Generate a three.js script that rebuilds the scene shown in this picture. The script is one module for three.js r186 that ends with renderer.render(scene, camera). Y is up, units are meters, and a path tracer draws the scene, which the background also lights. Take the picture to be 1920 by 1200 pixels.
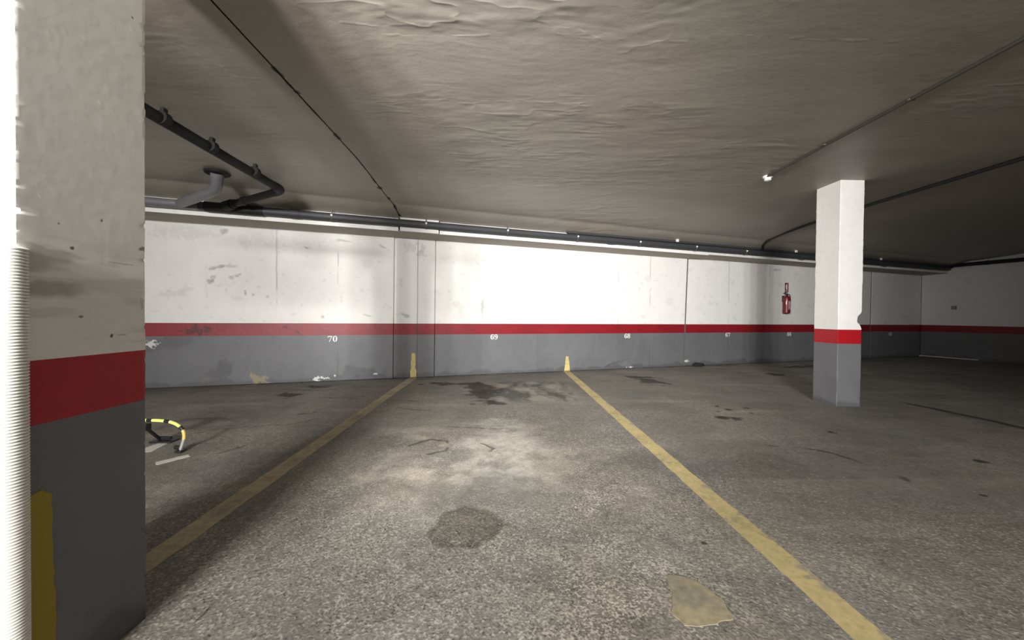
import * as THREE from 'three';
import { mergeGeometries, toCreasedNormals } from 'three/addons/utils/BufferGeometryUtils.js';
import { RoundedBoxGeometry } from 'three/addons/geometries/RoundedBoxGeometry.js';
import { FontLoader } from 'three/addons/loaders/FontLoader.js';
import { TextGeometry } from 'three/addons/geometries/TextGeometry.js';
import { RectAreaLightUniformsLib } from 'three/addons/lights/RectAreaLightUniformsLib.js';

// ------------------------------------------------------------------ camera, light, exposure
// Working frame: x to the right, y up, Z = distance ahead of the camera (three's -z).
const V = (x, y, Z) => new THREE.Vector3(x, y, -Z);
const scene = new THREE.Scene();
scene.background = new THREE.Color(0x000000);
const camera = new THREE.PerspectiveCamera(THREE.MathUtils.radToDeg(2 * Math.atan(600 / 700)), 1920 / 1200, 0.05, 60);
camera.position.set(0, 1, 0);
camera.rotation.set(-0.012, -0.025, 0.010, 'YXZ');
const renderer = new THREE.WebGLRenderer();
renderer.toneMapping = THREE.LinearToneMapping;
renderer.toneMappingExposure = 1.0;
renderer.shadowMap.enabled = true;
RectAreaLightUniformsLib.init();
// behind the camera: a row of three round floodlights under the ceiling, and a fluorescent batten farther back
const LAMP_COLOR = new THREE.Color(1.0, 0.985, 0.96);
const FLOODS = [
  { x: -1.5, y: 2.05, Z: -1.3, spread: 0.36, aim: V(0.65, 1.35, 5.5), candela: 74, angle: 0.57, size: 5, label: 'bar of three round floodlights hung from the ceiling just behind the camera' },
  { x: -1.15, y: 2.08, Z: -6.6, spread: 0.5, aim: V(1.2, 1.5, 6.0), candela: 92, angle: 0.56, size: 5, label: 'second bar of three floodlights hung from the ceiling farther back' }];
const BATTEN = { x: -1.15, Z: -5.6, nits: 1500, drop: 0.16 };

// ------------------------------------------------------------------ noise and textures
let seed = 7;
const rnd = () => { seed = (seed + 0x6d2b79f5) | 0; let t = Math.imul(seed ^ (seed >>> 15), 1 | seed); t = (t + Math.imul(t ^ (t >>> 7), 61 | t)) ^ t; return ((t ^ (t >>> 14)) >>> 0) / 4294967296; };
function hash(ix, iy) { let h = Math.imul(ix, 374761393) + Math.imul(iy, 668265263) | 0; h = Math.imul(h ^ (h >>> 13), 1274126177); return ((h ^ (h >>> 16)) >>> 0) / 4294967296; }
function noise(x, y) {                          // value noise, -1 .. 1
  const ix = Math.floor(x), iy = Math.floor(y), fx = x - ix, fy = y - iy, u = fx * fx * (3 - 2 * fx), v = fy * fy * (3 - 2 * fy);
  const a = hash(ix, iy), b = hash(ix + 1, iy), c = hash(ix, iy + 1), d = hash(ix + 1, iy + 1);
  return (a + (b - a) * u + (c - a) * v + (a - b - c + d) * u * v) * 2 - 1;
}
function fbm(x, y, n) { let s = 0, a = 0.5, t = 0; for (let i = 0; i < n; i++) { s += a * noise(x, y); t += a; a *= 0.5; x = x * 2.03 + 17.3; y = y * 2.03 + 9.1; } return s / t; }
const clamp = (v, a = 0, b = 1) => v < a ? a : v > b ? b : v;
const sstep = (a, b, v) => { const t = clamp((v - a) / (b - a)); return t * t * (3 - 2 * t); };
const mix = (a, b, t) => a + (b - a) * t;
const LUT = new Uint8Array(4097);
for (let i = 0; i <= 4096; i++) { const c = i / 4096; LUT[i] = Math.round(255 * (c <= 0.0031308 ? c * 12.92 : 1.055 * Math.pow(c, 1 / 2.4) - 0.055)); }
const enc = (c) => LUT[Math.round(clamp(c) * 4096)];
// colour texture over the rectangle [x0, x1] x [y0, y1]; f(x, y, out) writes linear albedo
function colorTex(w, h, x0, x1, y0, y1, f) {
  const data = new Uint8Array(w * h * 4), o = [0, 0, 0];
  for (let j = 0, k = 0; j < h; j++) for (let i = 0; i < w; i++, k += 4) {
    f(x0 + (x1 - x0) * (i + 0.5) / w, y0 + (y1 - y0) * (j + 0.5) / h, o);
    data[k] = enc(o[0]); data[k + 1] = enc(o[1]); data[k + 2] = enc(o[2]); data[k + 3] = 255;
  }
  const t = new THREE.DataTexture(data, w, h, THREE.RGBAFormat);
  t.colorSpace = THREE.SRGBColorSpace; t.magFilter = THREE.LinearFilter; t.minFilter = THREE.LinearFilter; t.needsUpdate = true;
  return t;
}
function greyTex(w, h, x0, x1, y0, y1, f) {
  const data = new Uint8Array(w * h * 4);
  for (let j = 0, k = 0; j < h; j++) for (let i = 0; i < w; i++, k += 4) {
    const g = Math.round(255 * clamp(f(x0 + (x1 - x0) * (i + 0.5) / w, y0 + (y1 - y0) * (j + 0.5) / h)));
    data[k] = data[k + 1] = data[k + 2] = g; data[k + 3] = 255;
  }
  const t = new THREE.DataTexture(data, w, h, THREE.RGBAFormat);
  t.magFilter = THREE.LinearFilter; t.minFilter = THREE.LinearFilter; t.needsUpdate = true;
  return t;
}
// ragged spot: 1 inside, 0 outside
function spot(x, y, cx, cy, rx, ry, ang, rag, freq, soft = 0.25) {
  const dx = x - cx, dy = y - cy, R = Math.max(rx, ry) * 1.9;
  if (dx > R || dx < -R || dy > R || dy < -R) return 0;
  const c = Math.cos(ang), s = Math.sin(ang), u = (dx * c + dy * s) / rx, v = (-dx * s + dy * c) / ry;
  const d = Math.sqrt(u * u + v * v) + rag * fbm(x * freq, y * freq, 3);
  return 1 - sstep(1 - soft, 1 + soft, d);
}
// distance to a polyline, in metres
function lineDist(x, y, P) {
  let m = 1e9;
  for (let i = 0; i + 1 < P.length; i++) {
    const ax = P[i][0], ay = P[i][1], bx = P[i + 1][0] - ax, by = P[i + 1][1] - ay;
    const t = clamp(((x - ax) * bx + (y - ay) * by) / (bx * bx + by * by)), ex = x - ax - bx * t, ey = y - ay - by * t, d = ex * ex + ey * ey;
    if (d < m) m = d;
  }
  return Math.sqrt(m);
}
function polyBox(P, pad) { let a = 1e9, b = -1e9, c = 1e9, d = -1e9; for (const [x, y] of P) { a = Math.min(a, x); b = Math.max(b, x); c = Math.min(c, y); d = Math.max(d, y); } return [a - pad, b + pad, c - pad, d + pad]; }

// ------------------------------------------------------------------ scene helpers
const counts = {};
function numbered(n) { const k = counts[n] = (counts[n] ?? -1) + 1; return k ? n + '_' + String(k).padStart(3, '0') : n; }
function shade(o) { o.castShadow = true; o.receiveShadow = true; return o; }
function mesh(name, geo, mat, parent = scene) { const m = shade(new THREE.Mesh(geo, mat)); m.name = numbered(name); parent.add(m); return m; }
function tag(o, label, category, group) { o.userData.label = label; o.userData.category = category; if (group) o.userData.group = group; return o; }
function structure(name, group = new THREE.Group()) { group.name = name; group.userData.kind = 'structure'; scene.add(group); return group; }
function thing(name, p, label, category, group) { const g = new THREE.Group(); g.name = numbered(name); g.position.copy(p); scene.add(g); return tag(g, label, category, group); }
const std = (o) => new THREE.MeshStandardMaterial({ roughness: 0.8, ...o });
const rgb = (r, g, b) => new THREE.Color().setRGB(r, g, b);
function tube(points, r, seg = 64, rad = 14, closed = false) { return new THREE.TubeGeometry(new THREE.CatmullRomCurve3(points, closed, 'centripetal'), seg, r, rad, closed); }
// straight pipe runs with rounded elbows, as one swept tube with end caps
function pipeRun(points, r, bend, rad = 20) {
  const path = new THREE.CurvePath();
  let from = points[0].clone();
  for (let i = 1; i < points.length - 1; i++) {
    const a = points[i].clone().add(points[i - 1].clone().sub(points[i]).setLength(bend)), b = points[i].clone().add(points[i + 1].clone().sub(points[i]).setLength(bend));
    path.add(new THREE.LineCurve3(from, a)); path.add(new THREE.QuadraticBezierCurve3(a, points[i], b)); from = b;
  }
  path.add(new THREE.LineCurve3(from, points[points.length - 1]));
  const len = path.getLength();
  return new THREE.TubeGeometry(path, Math.max(16, Math.round(len * 14 + (points.length - 2) * 24)), r, rad, false);
}
function cyl(a, b, r, r2 = r, rad = 18) {        // cylinder from a to b
  const d = b.clone().sub(a), g = new THREE.CylinderGeometry(r2, r, d.length(), rad);
  g.applyQuaternion(new THREE.Quaternion().setFromUnitVectors(new THREE.Vector3(0, 1, 0), d.clone().normalize()));
  const m = a.clone().add(b).multiplyScalar(0.5); g.translate(m.x, m.y, m.z); return g;
}

// ------------------------------------------------------------------ the room's frame
// the far wall is oblique: s runs along it, off is the distance in front of it
const ALPHA = Math.atan(0.308), CA = Math.cos(ALPHA), SA = Math.sin(ALPHA), WALL_Z = 6.431;
const atWall = (s, y, off) => V(s * CA + off * SA, y, WALL_Z + s * SA - off * CA);
const S_LEFT = -13, S_RIGHT = 12.02, ROOM_DEPTH = 19.5, CEIL = 2.574;
const STRIPE = [0.679, 0.856], PILLAR_STRIPE = [0.716, 0.877];

// ------------------------------------------------------------------ floor
const DAMP = [[-0.34, 1.7], [-0.29, 1.88], [-0.19, 1.94], [-0.07, 1.91], [0.02, 1.77], [-0.02, 1.68], [-0.11, 1.59], [-0.25, 1.6]];
const CRACKS = [
  [[[-0.71, 2.86], [-0.56, 3.01], [-0.43, 2.95], [-0.39, 2.86], [-0.41, 2.75], [-0.53, 2.67]], 0.020],
  [[[-2.17, 4.5], [-1.76, 4.43], [-1.37, 4.38], [-0.99, 4.33]], 0.022],
  [[[-1.12, 4.0], [-0.93, 3.94], [-0.76, 3.92]], 0.022],
  [[[-2.01, 3.74], [-1.9, 3.78], [-1.88, 3.93]], 0.02],
  [[[-2.01, 2.69], [-1.95, 2.8], [-1.99, 2.88]], 0.014], [[[-1.94, 2.78], [-1.91, 2.94]], 0.012],
  [[[-1.0, 1.42], [-0.98, 1.35], [-0.98, 1.28], [-0.99, 1.21]], 0.008],
  [[[2.09, 2.87], [2.37, 2.79], [2.46, 2.7], [2.5, 2.58], [2.52, 2.41], [2.53, 2.25]], 0.028],
  [[[-0.5, 3.34], [-0.3, 3.3], [0.0, 3.28]], 0.018], [[[-0.15, 2.9], [-0.05, 2.78], [-0.1, 2.7]], 0.018],
  [[[-2.6, 3.1], [-2.3, 3.3], [-1.9, 3.4], [-1.75, 3.6]], 0.012], [[[-2.9, 5.0], [-2.5, 4.9], [-2.2, 5.0]], 0.018],
].map(([P, w]) => [P, w, polyBox(P, 0.08)]);
const OIL = [[-0.62, 5.42, 0.4, 0.1, 0], [-0.27, 5.1, 0.22, 0.32, 0.1], [-0.2, 4.6, 0.15, 0.34, 0.05], [-0.1, 4.26, 0.14, 0.07, -0.3], [2.28, 6.12, 0.28, 0.09, -0.3], [2.36, 5.72, 0.14, 0.24, 0.2],
  [-2.62, 4.6, 0.13, 0.12, 0], [-2.5, 5.16, 0.2, 0.1, 0], [2.2, 3.66, 0.05, 0.05, 0], [4.87, 6.5, 0.18, 0.1, 0], [6.2, 7.55, 0.5, 0.12, 0.3]];
const SPOTS = [[2.43, 4.13, 0.03], [2.46, 3.99, 0.035], [2.32, 3.63, 0.06], [2.2, 3.69, 0.03], [2.69, 4.06, 0.04], [2.3, 3.9, 0.02], [2.62, 3.84, 0.025], [3.4, 2.55, 0.03], [2.75, 2.05, 0.018], [2.9, 3.2, 0.03], [-0.2, 1.46, 0.006], [0.9, 1.62, 0.012]];
const FLECK = [[0.49, 2.0, 0.09, 0.10, 1], [0.78, 2.26, 0.16, 0.12, 0.5], [0.45, 1.33, 0.22, 0.24, 0.8], [0.5, 1.55, 0.16, 0.12, 0.6], [1.42, 1.36, 0.16, 0.14, 0.6], [0.3, 1.1, 0.25, 0.2, 0.6], [1.0, 1.7, 0.4, 0.3, 0.35], [0.5, 1.85, 0.42, 0.42, 0.45], [-0.6, 1.55, 0.35, 0.3, 0.4], [0.0, 1.3, 0.4, 0.25, 0.3]];
function inPoly(x, y, P) { let c = false; for (let i = 0, j = P.length - 1; i < P.length; j = i++) if ((P[i][1] > y) !== (P[j][1] > y) && x < (P[j][0] - P[i][0]) * (y - P[i][1]) / (P[j][1] - P[i][1]) + P[i][0]) c = !c; return c; }
const DAMP_BOX = polyBox(DAMP, 0.08), DAMP_LOOP = [...DAMP, DAMP[0]];
// linear albedo of the concrete at world (x, Z); px = size of a texel in metres
function floorColor(x, z, o, px) {
  const cloud = fbm(x * 0.8 + 3, z * 0.8, 4), patch = fbm(x * 3.1, z * 3.1 + 40, 4), wear = fbm(x * 1.3 - 20, z * 1.3 + 7, 4);
  let v = 0.155 * (1 + 0.22 * cloud + 0.20 * patch), warm = 0.06 * fbm(x * 1.7 + 90, z * 1.7, 3);
  // exposed aggregate: coarse grains where the skin is worn off, fine elsewhere
  const rough = clamp(0.55 + 0.9 * wear - 0.12 * (z - 2.2));
  const coarse = px < 0.012 ? sstep(0.05, 0.75, noise(x * 200, z * 200) * 0.6 + noise(x * 125 + 7, z * 125) * 0.6) : 0.15;
  const dark = px < 0.012 ? sstep(0.15, 0.8, noise(x * 210 + 31, z * 210) * 0.6 + noise(x * 140, z * 140 + 77) * 0.6) : 0.15;
  v *= 1 + rough * (1.15 * coarse - 0.65 * dark) + 0.10 * noise(x * 60, z * 60);
  if (px < 0.02) v *= 1 + 0.16 * fbm(x * 28, z * 28, 2);
  // tyre-polished streaks and pale washed areas with ragged outlines
  v *= 1 + 0.18 * sstep(0.12, 0.45, fbm(x * 1.1 + 5, z * 4.6, 3)) - 0.16 * sstep(0.2, 0.5, fbm(x * 1.6 + 55, z * 3.3 + 9, 3));
  // pale dusty patch in the middle of the bay, ragged and broken by worn spots
  { const e = Math.hypot((x + 0.05) / 0.80, (z - 2.62) / 0.92);
    if (e < 1.9) { const f = 1.05 - e + 0.95 * fbm(x * 2.6 + 3, z * 3.4, 4), p = 0.5 * sstep(-0.05, 0.45, f) + 0.5 * sstep(0.35, 0.8, f), brk = sstep(-0.45, 0.15, fbm(x * 8, z * 8 + 3, 4)); v = mix(v, 0.37 * (1 + 0.24 * fbm(x * 22, z * 22, 3)) * (1 + 0.25 * coarse - 0.2 * dark), p * 0.85 * (0.3 + 0.7 * brk)); } }
  for (const [cx, cz, rx, rz, k] of FLECK) { const f = spot(x, z, cx, cz, rx, rz, 0, 1.2, 11, 0.9); if (f > 0) { const g = sstep(0.0, 0.4, noise(x * 240 + 5, z * 240) * 0.55 + noise(x * 130, z * 130) * 0.5 + 0.25 * fbm(x * 20, z * 20, 2)); v = mix(v, 0.5, f * k * g * 0.75); } }
  // dark damp patch
  if (x > DAMP_BOX[0] && x < DAMP_BOX[1] && z > DAMP_BOX[2] && z < DAMP_BOX[3]) {
    let d = lineDist(x, z, DAMP_LOOP); if (inPoly(x, z, DAMP)) d = -d;
    const e = d + 0.02 * fbm(x * 25, z * 25, 3), k = 1 - sstep(-0.016, 0.02, e), rim = sstep(-0.05, -0.01, e);
    v *= 1 - k * (0.36 + 0.12 * rim + 0.08 * fbm(x * 30, z * 30, 2)); warm += 0.05 * k;
  }
  for (const [cx, cz, rx, rz, a] of OIL) { const k = spot(x, z, cx, cz, rx, rz, a, 1.3, 6, 0.3); if (k > 0) { v *= 1 - 0.9 * Math.pow(k, 0.7) * (0.88 + 0.12 * noise(x * 30, z * 30)); warm += 0.14 * k; } }
  if (x > -0.15 && x < 1.1 && z > 4.2 && z < 5.8) { const e = sstep(-0.15, 0, x) * (1 - sstep(0.8, 1.1, x)) * sstep(4.2, 4.5, z) * (1 - sstep(5.4, 5.8, z)), g = fbm(x * 7, z * 3.4, 4); v *= 1 - 0.55 * e * sstep(0.05, 0.3, g); v = mix(v, 0.36, 0.4 * e * sstep(0.0, 0.3, -g)); }
  for (const [cx, cz, r] of SPOTS) { const k = spot(x, z, cx, cz, r, r, 0, 0.9, 25, 0.3); v *= 1 - 0.82 * k; }
  for (const [P, w, b] of CRACKS) if (x > b[0] && x < b[1] && z > b[2] && z < b[3]) {
    const d = lineDist(x + 0.02 * fbm(x * 14, z * 14, 2), z + 0.02 * fbm(x * 14 + 50, z * 14, 2), P), k = (1 - sstep(w * 0.35, w, d)) * sstep(-0.5, 0.1, fbm(x * 9 + 3, z * 9, 2));
    v *= 1 - 0.62 * k;
  }
  // dirt in the slab joint on the right and along the foot of the far wall
  if (x > 4.6 && x < 5.1) { const k = (1 - sstep(0.025, 0.075, Math.abs(x - 4.85 + 0.04 * fbm(x, z * 3, 3)))) * sstep(-0.3, 0.2, fbm(z * 1.4, 3, 2)) * (1 - sstep(4.2, 4.6, z)); v *= 1 - 0.8 * k; }
  const off = (WALL_Z + 0.308 * x - z) * CA, dirt = (1 - sstep(0.02, 0.13, off + 0.09 * fbm(x * 6, z * 6, 3)));
  v *= 1 - 0.6 * dirt;
  // small dark pits and dust crumbs
  if (px < 0.008) { const h = hash(Math.floor(x * 170), Math.floor(z * 170)); if (h > 0.997) v *= 0.5; else if (h < 0.002) v = mix(v, 0.55, 0.7); }
  v = clamp(v, 0.012, 0.62);
  o[0] = v * (1.06 + warm); o[1] = v * 0.98; o[2] = v * (0.84 - warm);
}
const floorBump = (x, z) => 0.5 + 0.22 * noise(x * 200, z * 200) + 0.16 * noise(x * 125 + 7, z * 125) + 0.2 * fbm(x * 12, z * 12, 3);
const floorGroup = structure('floor');
{
  const rects = [                             // [x0, x1, Z0, Z1, texture width, height]
    [-2.4, 2.4, 0.8, 3.4, 2048, 1110], [-2.4, 2.4, 3.4, 7.4, 1536, 1280], [-7.5, -2.4, 0.8, 6.2, 1024, 1084], [2.4, 7.4, 0.8, 5.2, 1024, 900], [2.4, 13.4, 5.2, 11.0, 1280, 640],
    [7.4, 13.4, 0.8, 5.2, 512, 384], [-2.4, 2.4, 7.4, 11.0, 64, 64], [-7.5, -2.4, 6.2, 11.0, 64, 64], [-7.5, 19.0, -15.5, 0.8, 1024, 640], [13.4, 19.0, 0.8, 11.0, 64, 128], [-16.0, -7.5, -15.5, 11, 64, 128]];
  const geos = [], mats = [];
  for (const [x0, x1, z0, z1, w, h] of rects) {
    const g = new THREE.BufferGeometry();
    g.setAttribute('position', new THREE.Float32BufferAttribute([x0, 0, -z0, x1, 0, -z0, x1, 0, -z1, x0, 0, -z1], 3));
    g.setAttribute('normal', new THREE.Float32BufferAttribute([0, 1, 0, 0, 1, 0, 0, 1, 0, 0, 1, 0], 3));
    g.setAttribute('uv', new THREE.Float32BufferAttribute([0, 0, 1, 0, 1, 1, 0, 1], 2)); g.setIndex([0, 1, 2, 0, 2, 3]);
    const px = (x1 - x0) / w, fine = px < 0.006;
    const m = std({ map: colorTex(w, h, x0, x1, z0, z1, (x, z, o) => floorColor(x, z, o, px)), roughness: 0.78 });
    if (fine) { m.bumpMap = greyTex(w, h, x0, x1, z0, z1, floorBump); m.bumpScale = 0.0022; }
    geos.push(g); mats.push(m);
  }
  mesh('concrete_slab', mergeGeometries(geos, true), mats, floorGroup);
  const base = new THREE.BoxGeometry(35, 0.2, 26.5); base.translate(1.5, -0.105, 2.25);
  mesh('slab_base', base, std({ color: rgb(0.2, 0.19, 0.17) }), floorGroup);
}
// worn yellow paint: strips 1.5 mm thick with uneven edges
const yellowMat = (() => {
  const f = (x, z, o) => { const w = sstep(0.25, 0.6, fbm(x * 14, z * 14, 4)), g = 1 + 0.22 * fbm(x * 60, z * 60, 3) + 0.15 * fbm(x * 5, z * 5, 3); o[0] = mix(0.46, 0.3, w) * g; o[1] = mix(0.375, 0.26, w) * g; o[2] = mix(0.175, 0.18, w) * g; };
  const t = colorTex(512, 512, 0, 1.4, 0, 1.4, f); t.wrapS = t.wrapT = THREE.MirroredRepeatWrapping; t.repeat.set(1 / 1.4, 1 / 1.4);
  return std({ map: t, roughness: 0.75 });
})();
const yellowWornMat = (() => {
  const f = (x, z, o) => { const w = sstep(-0.1, 0.5, fbm(x * 10 + 8, z * 10, 4)), g = 1 + 0.25 * fbm(x * 60, z * 60, 3) + 0.2 * fbm(x * 5, z * 5, 3); o[0] = mix(0.38, 0.29, w) * g; o[1] = mix(0.325, 0.26, w) * g; o[2] = mix(0.205, 0.19, w) * g; };
  const t = colorTex(512, 512, 0, 1.4, 0, 1.4, f); t.wrapS = t.wrapT = THREE.MirroredRepeatWrapping; t.repeat.set(1 / 1.4, 1 / 1.4);
  return std({ map: t, roughness: 0.8 });
})();
function plate(outline, h = 0.0015) {             // flat plate on the floor from an outline of [x, Z]
  const s = new THREE.Shape(outline.map(([x, z]) => new THREE.Vector2(x, z)));
  const g = new THREE.ExtrudeGeometry(s, { depth: h, bevelEnabled: false }); g.rotateX(-Math.PI / 2); return g;   // (x, Z, h) -> (x, h, -Z)
}
function stripOutline(x, z0, z1, w, k) {
  const L = [], R = []; const n = Math.round((z1 - z0) / 0.03);
  for (let i = 0; i <= n; i++) { const z = z0 + (z1 - z0) * i / n; L.push([x - w / 2 + 0.007 * fbm(z * 9 + k, k, 3), z]); R.push([x + w / 2 + 0.007 * fbm(z * 9 + k, k + 40, 3), z]); }
  return [...R, ...L.reverse()];
}
function roughOutline(P, amp, freq, step = 0.012) {
  const out = [];
  P.forEach(([x, z], i) => { const [X, Z] = P[(i + 1) % P.length], n = Math.max(2, Math.round(Math.hypot(X - x, Z - z) / step)); for (let k = 0; k < n; k++) { const a = mix(x, X, k / n), b = mix(z, Z, k / n); out.push([a + amp * fbm(a * freq, b * freq, 3), b + amp * fbm(a * freq + 60, b * freq, 3)]); } });
  return out;
}
mesh('parking_line', plate(stripOutline(-1.406, 0.5, 5.93, 0.115, 1)), yellowWornMat, floorGroup).userData.label = 'faded yellow bay line left of the middle bay';
mesh('parking_line', plate(stripOutline(1.166, 0.5, 6.75, 0.115, 5)), yellowMat, floorGroup).userData.label = 'yellow bay line right of the middle bay';
mesh('paint_patch', plate(roughOutline([[0.645, 1.42], [0.70, 1.415], [0.752, 1.384], [0.79, 1.30], [0.775, 1.21], [0.70, 1.185], [0.60, 1.185], [0.585, 1.24], [0.625, 1.33]], 0.012, 22)), yellowWornMat, floorGroup).userData.label = 'faded yellow paint patch inside the bay';
{
  const white = std({ color: rgb(0.62, 0.6, 0.55), roughness: 0.7 });
  mesh('white_mark', plate(roughOutline([[-2.30, 2.53], [-2.25, 2.48], [-2.155, 2.63], [-2.20, 2.67]], 0.006, 40)), white, floorGroup);
  mesh('white_mark', plate(roughOutline([[-2.62, 2.70], [-2.50, 2.72], [-2.545, 2.91], [-2.61, 2.91]], 0.006, 40)), white, floorGroup);
}

// ------------------------------------------------------------------ ceiling
const STREAKS = [   // trowel ridges with chalky crests: polyline in (x, Z), half width
  [[[-1.94, 2.26], [-1.9, 2.32], [-1.87, 2.35]], 0.007], [[[-1.82, 2.4], [-1.8, 2.54], [-1.64, 2.58]], 0.008], [[[-1.71, 3.88], [-1.62, 3.98], [-1.56, 4.09]], 0.012],
  [[[-0.89, 2.06], [-0.72, 2.08], [-0.54, 2.06], [-0.28, 2.04]], 0.008], [[[0.8, 2.14], [0.92, 2.12], [1.04, 2.13]], 0.009], [[[1.25, 2.06], [1.53, 2.07], [1.78, 2.08], [2.22, 2.08]], 0.009],
  [[[-0.93, 2.15], [-0.68, 2.14], [-0.45, 2.14], [-0.1, 2.12]], 0.008], [[[-0.66, 2.99], [-0.54, 3.02]], 0.016], [[[-0.65, 2.77], [-0.18, 2.76], [0.61, 2.77]], 0.010], [[[0.12, 2.02], [0.4, 2.06], [0.55, 2.13]], 0.008],
].map(([P, w]) => [P, w, polyBox(P, 0.1)]);
const MOULD = [[-1.485, 2.5, 0.012, 0.07], [-1.487, 2.62, 0.006, 0.06], [-1.483, 2.72, 0.013, 0.025], [-1.487, 3.36, 0.014, 0.06], [-1.49, 4.35, 0.009, 0.1], [-1.485, 4.54, 0.018, 0.05], [-1.48, 4.86, 0.014, 0.05], [-1.48, 5.15, 0.01, 0.09], [-1.487, 2.95, 0.005, 0.2], [-1.487, 3.8, 0.004, 0.3], [-1.48, 5.4, 0.008, 0.1]];
// height of the plaster relief in metres
function ceilRelief(x, z) {
  const wx = x + 0.10 * fbm(x * 1.1, z * 1.1 + 30, 2), wz = z + 0.05 * fbm(x * 1.7 + 9, z * 1.7, 2);
  const zone = 0.12 + 0.88 * sstep(-0.25, 0.3, fbm(x * 0.55 + 4, z * 0.8, 3) + 0.35 - 0.20 * Math.abs(x - 0.7));
  const ridge = (a, b, o) => { const n = 1 - Math.abs(fbm(wx * a + o, wz * b, 3)) * 2.2; return n > 0 ? n * n * n : 0; };
  const broken = sstep(-0.2, 0.35, fbm(x * 2.6 + 31, z * 3.5, 3));
  const vx = wx + 0.05 * fbm(x * 5, z * 9 + 12, 2), vz = wz + 0.03 * fbm(x * 4 + 70, z * 6, 2);
  let h = zone * (0.0042 * fbm(vx * 2.3, vz * 6.5, 3) + 0.0026 * broken * Math.abs(fbm(vx * 1.6 + 8, vz * 5.2, 3)) + 0.0020 * fbm(vx * 6 + 5, vz * 15, 2) * broken + 0.0022 * ridge(2.6, 8, 40) * broken) + 0.004 * fbm(x * 1.2, z * 2.1, 2) + 0.0004 * fbm(wx * 14, wz * 30, 3);
  for (const [P, w, b] of STREAKS) if (x > b[0] && x < b[1] && z > b[2] && z < b[3]) { const d = lineDist(x, z + 0.012 * fbm(x * 12, z * 3, 3), P); h += 0.0007 * (1 - sstep(0, w * 2.2, d)) * sstep(-0.1, 0.35, fbm(x * 9, z * 30, 2)); }
  return h;
}
function ceilColor(x, z, o) {
  let v = 1 + 0.06 * fbm(x * 0.9, z * 0.9, 3) + 0.07 * fbm(x * 3.2, z * 7, 4) + 0.05 * fbm(x * 30, z * 30, 3), k = 0;
  const hu = 0.03 * fbm(x * 1.2 + 70, z * 1.2, 2);
  for (const [P, w, b] of STREAKS) if (x > b[0] && x < b[1] && z > b[2] && z < b[3]) { const d = lineDist(x, z + 0.012 * fbm(x * 12, z * 3, 3), P); k = Math.max(k, (1 - sstep(w * 0.3, w, d)) * sstep(-0.05, 0.4, fbm(x * 14, z * 60, 2))); }
  v *= 1 + 0.3 * k;
  if (x > -1.56 && x < -1.42) {
    for (const [cx, cz, rx, rz] of MOULD) v *= 1 - 0.9 * spot(x, z, cx, cz, rx * 1.6, rz, 0, 0.7, 26, 0.35);
  }
  o[0] = 0.33 * v * (1 + hu); o[1] = 0.299 * v; o[2] = 0.257 * v * (1 - hu);
}
const ceilY = (off) => CEIL - (off > 2.2 ? 0 : off > 0.88 ? 0.085 * (1 - sstep(0.88, 2.2, off)) : 0.085 + 0.105 * (0.88 - off) / 0.38);
const ceilingGroup = structure('ceiling');
{
  const lineX = (c) => (off) => (c - SA * off) / CA;          // s of the line x = c at a distance off
  const slabs = [[() => S_LEFT - 0.1, lineX(-1.491), 5], [lineX(-1.480), lineX(4.96), 4], [lineX(4.96), () => S_RIGHT + 0.1, 7]];
  const regions = [[-6.2, -1.4, 0.6, 7, 1024, 1366], [-1.6, 5.0, 1.3, 8.4, 2048, 2048], [4.9, 13.5, 2, 10.5, 1024, 1024]];
  slabs.forEach(([A, B], n) => {
    const [x0, x1, z0, z1, w, h] = regions[n];
    const rows = []; for (let off = 0.5; off < 10.5; off += off < 0.95 ? 0.038 : 0.06) rows.push(off); for (let off = 10.5; off <= ROOM_DEPTH + 0.2; off += 0.5) rows.push(off);
    const cols = Math.round((B(5) - A(5)) / 0.07), pos = [], uv = [], idx = [];
    for (const off of rows) for (let i = 0; i <= cols; i++) {
      const s = mix(A(off), B(off), i / cols), x = s * CA + off * SA, z = WALL_Z + s * SA - off * CA;
      pos.push(x, ceilY(off) + 0.004 * fbm(x * 0.9, z * 1.1, 2), -z); uv.push((x - x0) / (x1 - x0), (z - z0) / (z1 - z0));
    }
    for (let j = 0; j + 1 < rows.length; j++) for (let i = 0; i < cols; i++) { const a = j * (cols + 1) + i, b = a + 1, c = a + cols + 1, d = c + 1; idx.push(a, b, c, b, d, c); }
    const g = new THREE.BufferGeometry(); g.setAttribute('position', new THREE.Float32BufferAttribute(pos, 3)); g.setAttribute('uv', new THREE.Float32BufferAttribute(uv, 2)); g.setIndex(idx); g.computeVertexNormals();
    const map = colorTex(w, h, x0, x1, z0, z1, ceilColor), bump = greyTex(w, h, x0, x1, z0, z1, (x, z) => 0.5 - ceilRelief(x, z) / 0.04);
    map.wrapS = map.wrapT = bump.wrapS = bump.wrapT = THREE.MirroredRepeatWrapping;
    mesh('ceiling_plaster', g, std({ map, bumpMap: bump, bumpScale: -0.04, roughness: 0.5, side: THREE.DoubleSide }), ceilingGroup);
  });
  const top = new THREE.BoxGeometry(35, 0.25, 26.5); top.translate(1.5, CEIL + 0.15, 2.25);
  mesh('ceiling_deck', top, std({ color: rgb(0.06, 0.055, 0.05) }), ceilingGroup);
}

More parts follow.
